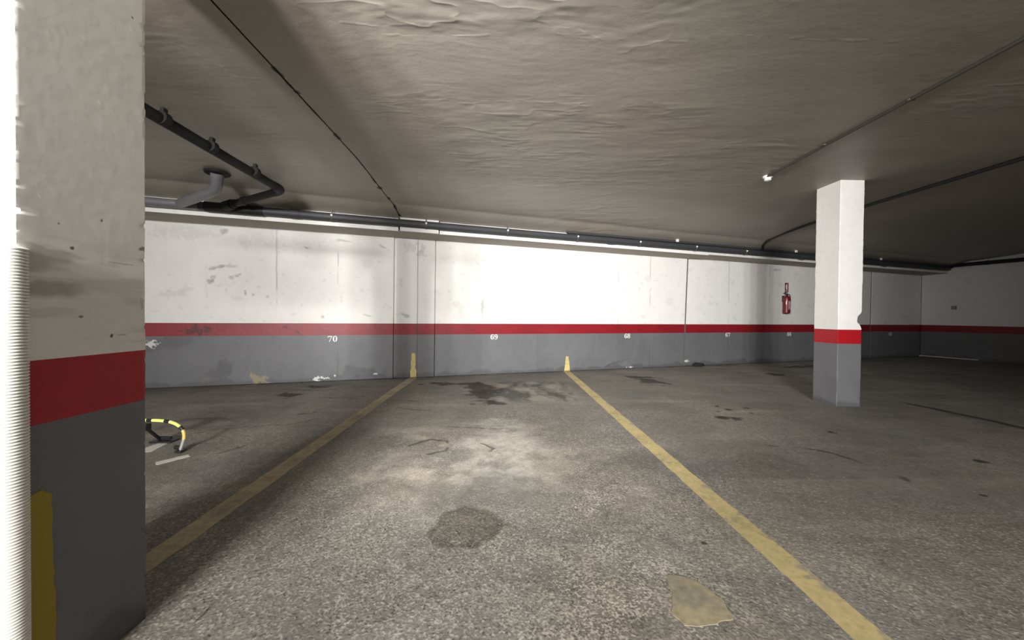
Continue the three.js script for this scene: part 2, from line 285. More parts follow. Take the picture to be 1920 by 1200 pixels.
// ------------------------------------------------------------------ walls
const SCUFFS = [  // on the far wall: s, y, half length, half height, turn, strength
  [-4.1, 1.62, 0.10, 0.025, 0.35, 0.5], [-3.98, 1.645, 0.07, 0.018, 0, 0.35], [-4.17, 1.44, 0.06, 0.03, 0.5, 0.55], [-3.87, 1.52, 0.06, 0.022, 0.5, 0.5], [-4.02, 2.12, 0.05, 0.035, 0, 0.5], [-3.01, 1.96, 0.035, 0.012, -0.3, 0.6], [-2.51, 2.1, 0.09, 0.014, -0.1, 0.35],
  [-1.95, 2.04, 0.06, 0.014, -0.5, 0.4], [-3.77, 1.27, 0.015, 0.03, 0, 0.4], [-3.68, 1.25, 0.02, 0.02, 0, 0.3], [-3.51, 1.24, 0.02, 0.02, 0, 0.3], [-4.55, 1.27, 0.16, 0.05, 0.3, 0.16], [-2.8, 0.95, 0.02, 0.02, 0, 0.4], [-2.17, 0.98, 0.07, 0.012, -0.2, 0.35], [-1.6, 0.98, 0.06, 0.02, -0.5, 0.4],
  [-0.36, 1.17, 0.025, 0.12, 0, 0.4], [-1.54, 2.06, 0.09, 0.06, 0.5, 0.22], [-1.37, 2.0, 0.05, 0.09, 0, 0.32], [1.8, 1.05, 0.16, 0.02, 0.2, 0.18], [2.21, 1.09, 0.1, 0.02, 0, 0.18], [2.9, 1.0, 0.07, 0.03, 0, 0.2], [-3.2, 2.06, 0.6, 0.05, 0, 0.10], [-4.4, 2.06, 0.35, 0.07, 0, 0.12],
  [6.5, 2.1, 0.1, 0.02, 0.1, 0.4], [5.2, 1.75, 0.05, 0.05, 0, 0.15], [4.6, 1.3, 0.08, 0.04, 0, 0.15], [-0.2, 1.6, 0.06, 0.10, 0, 0.07], [0.1, 1.85, 0.10, 0.05, 0, 0.06], [-2.2, 1.75, 0.05, 0.05, 0, 0.12], [-2.25, 1.35, 0.03, 0.03, 0, 0.15]];
const SEAMS = [-5.5, -4.22, -3.39, -2.59, -0.36, 0.635, 1.25, 2.31, 3.05, 5.1, 6.3, 7.6, 8.8];   // formwork seams
const rise = (s) => hash(Math.floor(s * 977), 11);
function wallWhite(s, y, o) {
  let pane = 0; for (const q of SEAMS) if (s > q) pane++;
  let v = 0.80 * (1 + 0.035 * (hash(pane, 5) - 0.5) + 0.03 * fbm(s * 2, y * 2, 3) + 0.03 * fbm(s * 11, y * 6, 3)), c = 0;
  for (const q of SEAMS) { const d = Math.abs(s - q - 0.006 * fbm(y * 5, q, 2)); if (d < 0.03) c = Math.max(c, (1 - sstep(0.003, 0.014, d)) * sstep(-0.15, 0.4, fbm(y * 3.4 + q * 7, q, 3)) * 0.34); }
  for (const [cs, cy, rs, ry, a, k] of SCUFFS) { const e = spot(s, y, cs, cy, rs, ry, a, 1.2, 22, 0.45); if (e > 0) c = Math.max(c, e * k * (0.75 + 0.25 * noise(s * 60, y * 60))); }
  c = Math.max(c, 0.08 * sstep(0.4, 0.62, fbm(s * 3.7, y * 4.5, 4)), 0.10 * sstep(0.45, 0.6, fbm(s * 13, y * 16, 3)));
  v *= 1 - c;
  o[0] = v; o[1] = v * (0.985 + 0.01 * c); o[2] = v * (0.955 + 0.04 * c);
}
const RED_MARKS = [[-4.33, 0.76, 0.13, 0.06, 0, 0.62], [-3.27, 0.79, 0.06, 0.018, -0.4, 0.7], [-3.14, 0.73, 0.09, 0.018, -0.5, 0.6]];
function wallRed(s, y, o) {
  let v = 1 + 0.14 * fbm(s * 6, y * 10, 4) + 0.08 * fbm(s * 1.4, y * 2, 2);
  for (const [cs, cy, rs, ry, a, k] of RED_MARKS) v *= 1 - k * spot(s, y, cs, cy, rs, ry, a, 1.1, 24, 0.35);
  const faded = 0.35 * sstep(0.1, 0.4, fbm(s * 2.2 + 3, y * 7, 3)) * (s < 1 ? 1 : 0.3);
  o[0] = mix(0.225, 0.20, faded) * v; o[1] = mix(0.007, 0.014, faded) * v; o[2] = mix(0.013, 0.024, faded) * v;
}
const CHIPS = [[-2.87, 0.03, 0.04, 0.03], [-2.80, 0.05, 0.02, 0.02], [-2.74, 0.035, 0.03, 0.014], [-2.63, 0.07, 0.022, 0.014], [-2.06, 0.075, 0.025, 0.010], [-4.83, 0.58, 0.06, 0.05], [3.98, 0.10, 0.05, 0.02], [2.6, 0.02, 0.05, 0.01], [9.2, 0.04, 0.05, 0.015]];
function wallGrey(s, y, o) {
  let v = 0.135 * (1 + 0.10 * fbm(s * 2.5, y * 2.5, 3) + 0.08 * fbm(s * 14, y * 8, 3));
  let pane = 0; for (const q of SEAMS) if (s > q) pane++; v *= 1 + 0.08 * (hash(pane, 5) - 0.5);
  for (const q of SEAMS) { const d = Math.abs(s - q); v *= 1 - 0.22 * (1 - sstep(0.003, 0.014, d)) * sstep(-0.15, 0.4, fbm(y * 4 + q * 7, q, 3)); }
  v *= 1 - 0.3 * spot(s, y, -4.05, 0.22, 0.16, 0.09, 0, 1.0, 9, 0.4) - 0.3 * spot(s, y, -2.35, 0.12, 0.3, 0.07, 0, 1.0, 9, 0.4) - 0.3 * spot(s, y, 2.3, 0.12, 0.2, 0.02, 0.25, 1, 16, 0.4) - 0.2 * spot(s, y, -4.6, 0.6, 0.25, 0.06, 0.2, 1.2, 9, 0.4);
  const dirt = 1 - sstep(0.0, 0.05, y - 0.035 - 0.06 * fbm(s * 7, 4, 3)); v *= 1 - 0.3 * dirt;
  let w = 0; for (const [cs, cy, rs, ry] of CHIPS) w = Math.max(w, spot(s, y, cs, cy, rs, ry, 0, 1.5, 40, 0.2));
  const yl = spot(s, y, -3.6, 0.06, 0.10, 0.06, 0, 1.4, 20, 0.3) * 0.7;
  o[0] = mix(mix(v * 1.0, 0.6, w), 0.32, yl); o[1] = mix(mix(v * 1.01, 0.6, w), 0.25, yl); o[2] = mix(mix(v * 1.07, 0.58, w), 0.13, yl);
}
// box with its own corner positions: bottom s0..s1, top t0..t1, front at z, back at zb
function wallPiece(s0, s1, t0, t1, y0, y1, z, zb) {
  const P = [[s0, y0, z], [s1, y0, z], [t1, y1, z], [t0, y1, z], [s0, y0, zb], [s1, y0, zb], [t1, y1, zb], [t0, y1, zb]];
  const F = [[0, 1, 2, 3], [1, 5, 6, 2], [4, 0, 3, 7], [3, 2, 6, 7], [4, 5, 1, 0], [5, 4, 7, 6]], a = Math.min(s0, t0), b = Math.max(s1, t1), pos = [], uv = [], idx = [];
  for (const f of F) { const k = pos.length / 3; for (const i of f) { pos.push(...P[i]); uv.push((P[i][0] - a) / (b - a), (P[i][1] - y0) / (y1 - y0)); } idx.push(k, k + 1, k + 2, k, k + 2, k + 3); }
  const g = new THREE.BufferGeometry(); g.setAttribute('position', new THREE.Float32BufferAttribute(pos, 3)); g.setAttribute('uv', new THREE.Float32BufferAttribute(uv, 2)); g.setIndex(idx); g.computeVertexNormals(); return g;
}
const wallFrame = (name, origin, turn) => { const g = structure(name); g.position.copy(origin); g.rotation.y = turn; return g; };
const plasterBump = (() => { const t = greyTex(512, 512, 0, 2, 0, 2, (x, y) => 0.5 + 0.3 * fbm(x * 9, y * 9, 3) + 0.3 * fbm(x * 45, y * 45, 3)); t.wrapS = t.wrapT = THREE.MirroredRepeatWrapping; return t; })();
function paint(f, s0, s1, y0, y1, w, h, rough, shift = 0) {
  const b = plasterBump.clone(); b.repeat.set((s1 - s0) / 2, (y1 - y0) / 2); b.needsUpdate = true;
  return std({ map: colorTex(w, h, s0 + shift, s1 + shift, y0, y1, f), roughness: rough, bumpMap: b, bumpScale: 0.0016 });
}
const BAND = [['grey_dado', wallGrey, 0, STRIPE[0], 0.55], ['red_stripe', wallRed, STRIPE[0], STRIPE[1], 0.5], ['white_plaster', wallWhite, STRIPE[1], 2.62, 0.75]];
function bands(group, s0, s1, t0, t1, z, zb, res, shift = 0) {     // the three painted bands of one wall panel
  for (const [name, f, y0, y1, rough] of BAND) {
    const e = (y) => [mix(s0, t0, y / 2.2), mix(s1, t1, y / 2.2)], [a0, a1] = e(y0), [b0, b1] = e(y1), lo = Math.min(a0, b0), hi = Math.max(a1, b1);
    mesh(name, wallPiece(a0, a1, b0, b1, y0, y1, z, zb), paint(f, lo, hi, y0, y1, Math.max(64, Math.min(2000, Math.round((hi - lo) / res))), Math.max(24, Math.round((y1 - y0) / res)), rough, shift), group);
  }
}
const wallBack = wallFrame('wall_back', V(0, 0, WALL_Z), ALPHA);
bands(wallBack, S_LEFT - 0.2, S_RIGHT + 0.3, S_LEFT - 0.2, S_RIGHT + 0.3, -0.035, -0.28, 0.02);                 // the core seen in the grooves
bands(wallBack, S_LEFT, -1.80, S_LEFT, -1.79, 0, -0.04, 0.0056);
bands(wallBack, -1.755, -1.432, -1.745, -1.43, 0.012, -0.04, 0.006);                                            // flat pilaster, left of its joint
bands(wallBack, -1.425, -1.165, -1.423, -1.155, 0.012, -0.04, 0.006);                                           // and right of it
bands(wallBack, -1.150, 3.885, -1.140, 3.955, 0, -0.04, 0.0056);
bands(wallBack, 3.935, 9.85, 4.005, 9.86, -0.008, -0.04, 0.0075);
bands(wallBack, 9.91, S_RIGHT, 9.92, S_RIGHT, -0.008, -0.04, 0.0075);
const filler = std({ color: rgb(0.11, 0.108, 0.105), roughness: 0.9 });
mesh('joint_filler', wallPiece(3.885, 3.935, 3.955, 4.005, 0, 2.2, -0.020, -0.035), filler, wallBack);
mesh('joint_filler', wallPiece(9.85, 9.91, 9.86, 9.92, 0, 2.2, -0.024, -0.035), filler, wallBack);
mesh('joint_filler', wallPiece(-1.432, -1.425, -1.43, -1.423, 0, 2.2, 0.002, -0.035), filler, wallBack);
// yellow uprights that end the bay lines on the wall
function upright(P, z) { const s = new THREE.Shape(P.map(([x, y]) => new THREE.Vector2(x, y))), g = new THREE.ExtrudeGeometry(s, { depth: 0.002, bevelEnabled: false }); g.translate(0, 0, z); return g; }
const yellowWall = (() => { const t = yellowMat.map.clone(); t.needsUpdate = true; return std({ map: t, color: rgb(1.15, 1.15, 0.95), roughness: 0.7 }); })();
mesh('yellow_upright', upright(roughOutline([[-1.535, 0], [-1.435, 0], [-1.44, 0.1], [-1.455, 0.18], [-1.455, 0.37], [-1.475, 0.39], [-1.515, 0.385]], 0.008, 30), 0.0125), yellowWall, wallBack);
mesh('yellow_upright', upright(roughOutline([[1.185, 0], [1.30, 0], [1.275, 0.2], [1.265, 0.26], [1.215, 0.265], [1.20, 0.1]], 0.008, 30), 0.0005), yellowWall, wallBack);
// bay numbers in white paint
const font = await new FontLoader().loadAsync('fonts/droid/droid_serif_bold.typeface.json');
const numberMat = std({ color: rgb(0.78, 0.77, 0.75), roughness: 0.7 });
for (const [t, s, y] of [['70', -2.66, 0.582], ['69', -0.15, 0.59], ['68', 2.53, 0.585], ['67', 5.09, 0.59], ['66', 6.95, 0.59], ['65', 10.7, 0.57]]) {
  const g = new TextGeometry(t, { font, size: 0.085, depth: 0.002, curveSegments: 4 }); g.computeBoundingBox(); const b = g.boundingBox; g.scale(1.05, 1, 1); g.translate(s - (b.min.x + b.max.x) / 2, y, s > 3.9 ? -0.008 : 0);
  mesh('bay_number', g, numberMat, wallBack);
}
const wallRight = wallFrame('wall_right', atWall(S_RIGHT, 0, 0), ALPHA - Math.PI / 2);
bands(wallRight, 0, ROOM_DEPTH, 0, ROOM_DEPTH, 0, -0.28, 0.02, 30);
const wallLeft = wallFrame('wall_left', atWall(S_LEFT, 0, ROOM_DEPTH), ALPHA + Math.PI / 2);
bands(wallLeft, 0, ROOM_DEPTH, 0, ROOM_DEPTH, 0, -0.28, 0.03, 60);
const wallFront = wallFrame('wall_front', atWall(S_RIGHT, 0, ROOM_DEPTH), ALPHA + Math.PI);
bands(wallFront, 0, S_RIGHT - S_LEFT, 0, S_RIGHT - S_LEFT, 0, -0.28, 0.03, 100);

// partition of the storage rooms behind the camera on the right; it keeps the lamps' light off the right hand wall
const wallInner = wallFrame('wall_storage', V(1.9, 0, -2.2), 0);
bands(wallInner, 0, 9, 0, 9, 0.1, -0.1, 0.03, 140);

// downstand beam along the far wall: white face, underside in the ceiling's paint
{
  const beam = structure('trim_1'); beam.position.copy(V(0, 0, WALL_Z)); beam.rotation.y = ALPHA;
  const white = paint(wallWhite, S_LEFT, S_RIGHT, 2.2, 2.45, 1400, 32, 0.75, 13);
  const faceBox = (s0, s1, z, y0) => wallPiece(s0, s1, s0, s1, y0, 2.46, z, 0.2);
  mesh('beam_face', faceBox(S_LEFT, -1.74, 0.5, 2.203), white, beam); mesh('beam_face', faceBox(-1.72, -1.17, 0.535, 2.203), white, beam);
  mesh('beam_face', faceBox(-1.15, 3.99, 0.5, 2.203), white, beam); mesh('beam_face', faceBox(4.01, S_RIGHT, 0.5, 2.215), white, beam);
  const b = std({ color: rgb(0.36, 0.325, 0.275), roughness: 0.8, bumpMap: plasterBump, bumpScale: 0.002 });
  mesh('beam_soffit', wallPiece(S_LEFT, -1.74, S_LEFT, -1.74, 2.2, 2.203, 0.5, 0), b, beam); mesh('beam_soffit', wallPiece(-1.74, -1.15, -1.74, -1.15, 2.195, 2.203, 0.533, 0), b, beam);
  mesh('beam_soffit', wallPiece(-1.15, 4.0, -1.15, 4.0, 2.2, 2.203, 0.5, 0), b, beam); mesh('beam_soffit', wallPiece(4.0, S_RIGHT, 4.0, S_RIGHT, 2.212, 2.215, 0.5, 0), b, beam);
}

// ------------------------------------------------------------------ pillars
const genericWhite = (x, y, o) => { const v = 0.78 * (1 + 0.05 * fbm(x * 3, y * 3, 3) + 0.04 * fbm(x * 20, y * 20, 3)) * (1 - 0.12 * sstep(0.45, 0.65, fbm(x * 5, y * 5, 4))); o[0] = v; o[1] = v * 0.98; o[2] = v * 0.95; };
// box with worn arrises: chamfer(side, y) gives the size lost at each of the four upright edges (0: near left, 1: near right, 2: far right, 3: far left)
function columnPart(x0, x1, z0, z1, y0, y1, chamfer, step) {
  const w = x1 - x0, d = z1 - z0, h = y1 - y0, n = Math.max(2, Math.round(h / step));
  const g = new THREE.BoxGeometry(w, h, d, Math.round(w / 0.02), n, Math.round(d / 0.02)); g.translate((x0 + x1) / 2, (y0 + y1) / 2, -(z0 + z1) / 2);
  const p = g.attributes.position, lines = (a, b, n) => { const L = [0, 0.006, 0.014, 0.026], out = []; for (let k = 0; k <= n; k++) out.push(k < 4 ? a + L[k] : k > n - 4 ? b - L[n - k] : a + 0.026 + (b - a - 0.052) * (k - 3) / (n - 6)); return out; };
  const nx = Math.round(w / 0.02), nz = Math.round(d / 0.02), LX = lines(x0, x1, nx), LZ = lines(z0, z1, nz);   // closer columns by the arrises
  for (let i = 0; i < p.count; i++) { p.setX(i, LX[Math.round((p.getX(i) - x0) / w * nx)]); p.setZ(i, -LZ[Math.round((-p.getZ(i) - z0) / d * nz)]); }
  const uvs = g.attributes.uv, nor = g.attributes.normal; for (let i = 0; i < p.count; i++) { const nxi = nor.getX(i); if (Math.abs(nxi) > 0.5) { const u = (-p.getZ(i) - z0) / d; uvs.setX(i, nxi > 0 ? u : 1 - u); } }
  for (let i = 0; i < p.count; i++) {
    const x = p.getX(i), y = p.getY(i), z = -p.getZ(i);
    for (const [e, cx, cz, sx, sz] of [[0, x0, z0, 1, 1], [1, x1, z0, -1, 1], [2, x1, z1, -1, -1], [3, x0, z1, 1, -1]]) {
      const dx = (x - cx) * sx, dz = (z - cz) * sz, a = chamfer(e, y);
      if (dx + dz < a) { const m = (a - dx - dz) / 2; p.setX(i, x + m * sx); p.setZ(i, -(z + m * sz)); }
    }
  }
  return toCreasedNormals(g, 0.45);
}
function worn(k, base = 0.006, amp = 0.006) { return (e, y) => Math.max(0.002, base + amp * fbm(y * 9, e * 31 + k, 4) + 0.004 * sstep(0.35, 0.6, fbm(y * 40, e * 17 + k, 2))); }
function pillar(label, x0, x1, z0, z1, chamfer, step, sideWhite, extra) {
  const t = thing('concrete_pillar', V((x0 + x1) / 2, 0, (z0 + z1) / 2), label, 'pillar'), cx = (x0 + x1) / 2, cz = (z0 + z1) / 2;
  const mk = (f, y0, y1, rough, k) => { const m = paint(f, 0, z1 - z0, y0, y1, 128, Math.round((y1 - y0) * 300), rough, k); return m; };
  const put = (name, y0, y1, m) => { const g = columnPart(x0, x1, z0, z1, y0, y1, chamfer, step); g.translate(-cx, 0, cz); return mesh(name, g, m, t); };
  const w = mk(genericWhite, PILLAR_STRIPE[1], CEIL + 0.02, 0.75, 3);
  put('white_shaft', PILLAR_STRIPE[1], CEIL + 0.02, sideWhite ? [sideWhite, w, w, w, w, w] : w);
  put('red_band', PILLAR_STRIPE[0], PILLAR_STRIPE[1], mk((s, y, o) => { const g = 1 + 0.08 * fbm(s * 6, y * 10, 4); o[0] = 0.36 * g; o[1] = 0.004 * g; o[2] = 0.010 * g; }, PILLAR_STRIPE[0], PILLAR_STRIPE[1], 0.5, x0 + 20));
  put('grey_base', 0, PILLAR_STRIPE[0], mk((s, y, o) => { wallGrey(s + 50, y, o); }, 0, PILLAR_STRIPE[0], 0.55, x0));
  if (extra) extra(t, cx, cz);
  return t;
}
// marks on the near pillar's right face: u = distance from its near edge, y
const PMARKS = [[0.195, 1.262, 0.003, 0.004, 0.8], [0.091, 1.227, 0.003, 0.003, 0.6], [0.121, 1.169, 0.004, 0.004, 0.8], [0.318, 1.20, 0.010, 0.007, 0.7], [0.143, 0.985, 0.006, 0.003, 0.7], [0.222, 0.928, 0.004, 0.006, 0.85], [0.255, 0.93, 0.012, 0.002, 0.4], [0.286, 1.911, 0.004, 0.003, 0.7], [0.25, 1.145, 0.04, 0.002, 0.3], [0.315, 1.03, 0.006, 0.02, 0.3]];
const PFLECK = [[0.23, 1.853, 0.003, 0.009], [0.19, 1.596, 0.004, 0.006], [0.309, 1.603, 0.004, 0.004], [0.052, 1.283, 0.002, 0.008], [0.281, 1.871, 0.002, 0.008], [0.02, 1.3, 0.003, 0.006], [0.06, 1.34, 0.002, 0.004], [0.15, 1.75, 0.002, 0.004], [0.10, 1.9, 0.002, 0.005], [0.045, 1.31, 0.002, 0.005]];
const nearSide = (() => {
  const f = (u, y, o) => {
    let v = 0.79 * (1 + 0.05 * fbm(u * 5, y * 5, 3) + 0.04 * fbm(u * 40, y * 40, 3)), c = 0;
    // old drips and rubbed dirt at bumper height, with streaks of their own
    c = Math.max(c, 0.45 * (1 - sstep(0.0, 0.02, Math.abs(y - 1.045 - 0.12 * u - 0.01 * fbm(u * 20, 2, 2)) - 0.002 - 0.008 * (0.5 + fbm(u * 15, 8, 2)))) * (1 - sstep(0.10, 0.2, u)));
    c = Math.max(c, 0.34 * (1 - sstep(0.15, 0.5, Math.hypot((u - 0.05) / 0.25, (y - 1.125) / 0.10) + 0.5 * fbm(u * 12, y * 34, 3))));
    c = Math.max(c, 0.16 * sstep(0.15, 0.45, fbm(u * 4, y * 26 + 6, 4)) * (1 - sstep(1.1, 1.25, y)));
    for (const [cu, cy, ru, ry, k] of PMARKS) c = Math.max(c, k * spot(u, y, cu, cy, ru, ry, 0, 0.8, 120, 0.35));
    v *= 1 - c;
    for (const [cu, cy, ru, ry] of PFLECK) v = mix(v, 0.95, 0.85 * spot(u, y, cu, cy, ru, ry, 0.3, 0.8, 150, 0.35));
    o[0] = v; o[1] = v * (0.975 - 0.02 * c); o[2] = v * (0.935 - 0.08 * c);
  };
  const m = std({ map: colorTex(256, 1320, 0, 0.33, PILLAR_STRIPE[1], CEIL + 0.02, f), roughness: 0.75, bumpMap: (() => { const b = plasterBump.clone(); b.repeat.set(0.165, 0.84); b.needsUpdate = true; return b; })(), bumpScale: 0.0005 });
  return m;
})();
const nearWorn = worn(3, 0.004, 0.003);
// the near right arris is rough plaster, nibbled all the way up
const nearEdge = (e, y) => e === 1 ? 0.0035 + 0.0025 * fbm(y * 30, 4, 3) + 0.004 * Math.max(0, noise(y * 115, 9)) + 0.012 * sstep(0.72, 0.9, noise(y * 21, 5)) : nearWorn(e, y);
pillar('near pillar at the left edge of the photo, white over a red band and dark grey base', -1.66, -1.156, 0.911, 1.241, nearEdge, 0.004, nearSide, (t, cx, cz) => {
  // yellow end mark of the bay line, painted up the foot of the pillar near its front edge
  const P = roughOutline([[0.02, 0], [0.080, 0], [0.082, 0.2], [0.074, 0.42], [0.07, 0.53], [0.05, 0.548], [0.022, 0.545]], 0.005, 30);
  const g = new THREE.ExtrudeGeometry(new THREE.Shape(P.map(([u, y]) => new THREE.Vector2(u, y))), { depth: 0.0015, bevelEnabled: false });
  g.rotateY(Math.PI / 2); g.translate(-1.156 - cx + 0.0003, 0, -0.911 + cz); mesh('yellow_mark', g, std({ color: rgb(0.30, 0.225, 0.012), roughness: 0.6 }), t);
});
const chip = worn(9, 0.004, 0.004);
pillar('slim free-standing pillar right of the middle bays, its right edge chipped above the red band', 3.81, 4.088, 4.148, 4.477, (e, y) => e === 1 ? chip(e, y) + 0.052 * (1 - sstep(0.01, 0.10, Math.abs(y - 0.985 - 0.015 * fbm(y * 30, 3, 2)))) : chip(e, y), 0.012, null, null);

// ribbed white sleeve on the near corner of the near pillar
{
  const t = thing('corner_guard', V(-1.168, 0, 0.903), 'white ribbed plastic sleeve standing up the front corner of near left pillar', 'corner guard');
  const H = 1.145, pitch = 0.0075, n = Math.round(H / pitch), prof = [];
  for (let i = 0; i < n; i++) { const y = i * pitch; prof.push([0.0312, y], [0.0312, y + pitch * 0.16], [0.0370, y + pitch * 0.30], [0.0380, y + pitch * 0.6], [0.0370, y + pitch * 0.9]); }
  prof.push([0.0312, H], [0.0295, H], [0.0295, 0], [0.0312, 0]);
  mesh('ribbed_sleeve', new THREE.LatheGeometry(prof.map(([r, y]) => new THREE.Vector2(r, y + 0.001)), 48), std({ color: rgb(0.80, 0.79, 0.75), roughness: 0.55 }), t);
}

// ------------------------------------------------------------------ pipes
const blackPipe = std({ color: rgb(0.007, 0.0065, 0.0065), roughness: 0.7 }), darkPipe = std({ color: rgb(0.042, 0.042, 0.045), roughness: 0.6 }), greyPipe = std({ color: rgb(0.15, 0.15, 0.158), roughness: 0.4 }), steel = std({ color: rgb(0.5, 0.5, 0.5), roughness: 0.4, metalness: 0.6 }), rodMat = std({ color: rgb(0.12, 0.11, 0.10), roughness: 0.6 }), whiteBit = std({ color: rgb(0.75, 0.74, 0.72), roughness: 0.5 });
const PIPE_OFF = 0.575, PIPE_Y = 2.305, PIPE_R = 0.052;
function hanger(parent, s, off, y, r, top) {
  const clip = new THREE.TorusGeometry(r + 0.002, 0.005, 6, 24); clip.rotateY(ALPHA + Math.PI / 2); const c = atWall(s, y, off); clip.translate(c.x, c.y, c.z);
  const h = mesh('pipe_clip', clip, rodMat, parent);
  mesh('rod', cyl(atWall(s, y + r, off), atWall(s, top, off), 0.005, 0.005, 8), rodMat, h);
  const nut = new THREE.SphereGeometry(0.016, 10, 8), q = atWall(s, y + 0.012, off + r + 0.004); nut.translate(q.x, q.y, q.z); mesh('bolt', nut, whiteBit, h);
}
{
  const t = thing('drain_pipe', V(0, 0, 0), 'long dark drain pipe slung below the ceiling along the whole far wall', 'pipe');
  mesh('pipe_run', pipeRun([atWall(-4.10, PIPE_Y, PIPE_OFF), atWall(0, PIPE_Y, PIPE_OFF), atWall(11.85, PIPE_Y + 0.015, PIPE_OFF)], PIPE_R, 0.2), darkPipe, t);
  for (const s of [-2.6, -1.36, -0.12, 1.10, 2.33, 3.58, 4.83]) hanger(t, s, PIPE_OFF, PIPE_Y, PIPE_R, s < -1 ? 2.44 : 2.42);
  for (const s of [-3.1, 1.7, 6.4, 9.2]) mesh('coupling', cyl(atWall(s, PIPE_Y, PIPE_OFF), atWall(s + 0.11, PIPE_Y, PIPE_OFF), PIPE_R + 0.006), darkPipe, t);
}
{
  const t = thing('water_pipe', V(0, 0, 0), 'thin dark pipe above the long drain pipe on the right half of far wall', 'pipe');
  mesh('pipe_run', pipeRun([atWall(0.9, 2.380, 0.60), atWall(6, 2.382, 0.60), atWall(11.8, 2.385, 0.60)], 0.020, 0.2, 14), darkPipe, t);
  for (const s of [3.13, 6.2, 9]) { const q = atWall(s, 2.398, 0.625); const b = new RoundedBoxGeometry(0.05, 0.05, 0.03, 2, 0.006); b.rotateY(ALPHA); b.translate(q.x, q.y, q.z); mesh('bracket', b, whiteBit, t); }
}
{
  const a = V(-2.46, 2.40, 1.2), e = V(-2.50, 2.385, 4.29), j = atWall(-3.80, PIPE_Y + 0.012, PIPE_OFF + 0.03);
  const t = thing('waste_pipe', V(0, 0, 0), 'black waste pipe running back below ceiling beside near pillar, elbow at its far end', 'pipe');
  mesh('pipe_run', pipeRun([a, e, j], 0.042, 0.09), blackPipe, t);
  for (const z of [2.75, 3.2, 3.75]) { const c = cyl(V(-2.46 - 0.008 * (z - 1.2) / 3, 2.398, z), V(-2.46 - 0.008 * (z - 1.2) / 3, 2.398, z + 0.05), 0.047); mesh('collar', c, blackPipe, t); const nub = new RoundedBoxGeometry(0.03, 0.03, 0.04, 2, 0.006); nub.translate(-2.46, 2.457, -z - 0.025); mesh('clamp_screw', nub, blackPipe, t); }
  mesh('elbow', pipeRun([e.clone().lerp(a, 0.05), e, e.clone().lerp(j, 0.12)], 0.047, 0.085), blackPipe, t);
  for (const k of [0.62, 0.8]) mesh('collar', cyl(e.clone().lerp(j, k), e.clone().lerp(j, k + 0.05), 0.05), blackPipe, t);
  const tee = mergeGeometries([cyl(atWall(-4.02, PIPE_Y, PIPE_OFF), atWall(-3.40, PIPE_Y, PIPE_OFF), PIPE_R + 0.009), cyl(e.clone().lerp(j, 0.86), j, 0.062)]);
  mesh('tee_branch', tee, blackPipe, t);
}
{
  const f = V(-3.075, 2.497, 4.10);
  const t = thing('soil_pipe', V(0, 0, 0), 'grey plastic pipe dropping from a flange in the ceiling and bending into the wall pipe', 'pipe');
  mesh('pipe_run', pipeRun([V(-3.075, 2.495, 4.10), V(-3.13, 2.335, 4.165), atWall(-4.27, PIPE_Y + 0.006, PIPE_OFF)], 0.054, 0.10, 24), greyPipe, t);
  mesh('long_leg', pipeRun([atWall(-4.08, PIPE_Y, PIPE_OFF), atWall(-5, PIPE_Y, PIPE_OFF), atWall(-7.2, PIPE_Y, PIPE_OFF)], PIPE_R + 0.001, 0.1, 24), greyPipe, t);
  const fl = new THREE.CylinderGeometry(0.12, 0.11, 0.014, 28); fl.translate(f.x, f.y - 0.007, f.z); mesh('flange', fl, blackPipe, t);
  mesh('socket', cyl(V(-3.076, 2.49, 4.101), V(-3.092, 2.445, 4.12), 0.060), greyPipe, t);
}
{
  const t = thing('wall_pipe', V(0, 0, 0), 'dark pipe along the top of the unlit right hand wall', 'pipe');
  const q = (d, y, o) => atWall(S_RIGHT - o, y, d);
  mesh('pipe_run', pipeRun([q(0.62, 2.40, 0.1), q(3, 2.40, 0.1), q(9, 2.40, 0.1)], 0.045, 0.1), blackPipe, t);
  for (const d of [1.2, 2.4, 3.6]) mesh('pipe_clip', cyl(q(d, 2.40, 0.1), q(d + 0.03, 2.40, 0.1), 0.052), blackPipe, t);
  mesh('valve', cyl(q(0.5, 2.36, 0.12), q(0.62, 2.40, 0.1), 0.06), blackPipe, t);
}
// ceiling runs on the right
{
  const t = thing('ceiling_conduit', V(0, 0, 0), 'thin brown conduit on the ceiling ending at the small white detector', 'conduit');
  mesh('conduit_run', pipeRun([V(2.86, CEIL - 0.012, 0.4), V(2.87, CEIL - 0.012, 2), V(2.90, CEIL - 0.012, 4.06)], 0.0125, 0.2, 10), std({ color: rgb(0.05, 0.043, 0.038), roughness: 0.7 }), t);
  for (const z of [1.9, 2.6, 3.3]) { const b = new RoundedBoxGeometry(0.045, 0.012, 0.02, 2, 0.003); b.translate(2.885, CEIL - 0.012, -z); mesh('saddle_clip', b, rodMat, t); }
}
{
  const t = thing('ceiling_cable', V(0, 0, 0), 'thick black cable along the ceiling passing behind the slim right pillar', 'cable');
  mesh('cable_run', tube([V(4.93, 2.55, 0.3), V(4.945, 2.552, 2), V(4.96, 2.552, 3.5), V(4.97, 2.552, 5), V(4.98, 2.535, 6), V(5.0, 2.50, 6.7), V(5.05, 2.47, 7.05), V(5.13, 2.43, 7.27), V(5.19, 2.36, 7.36)], 0.021, 120, 12), blackPipe, t);
}
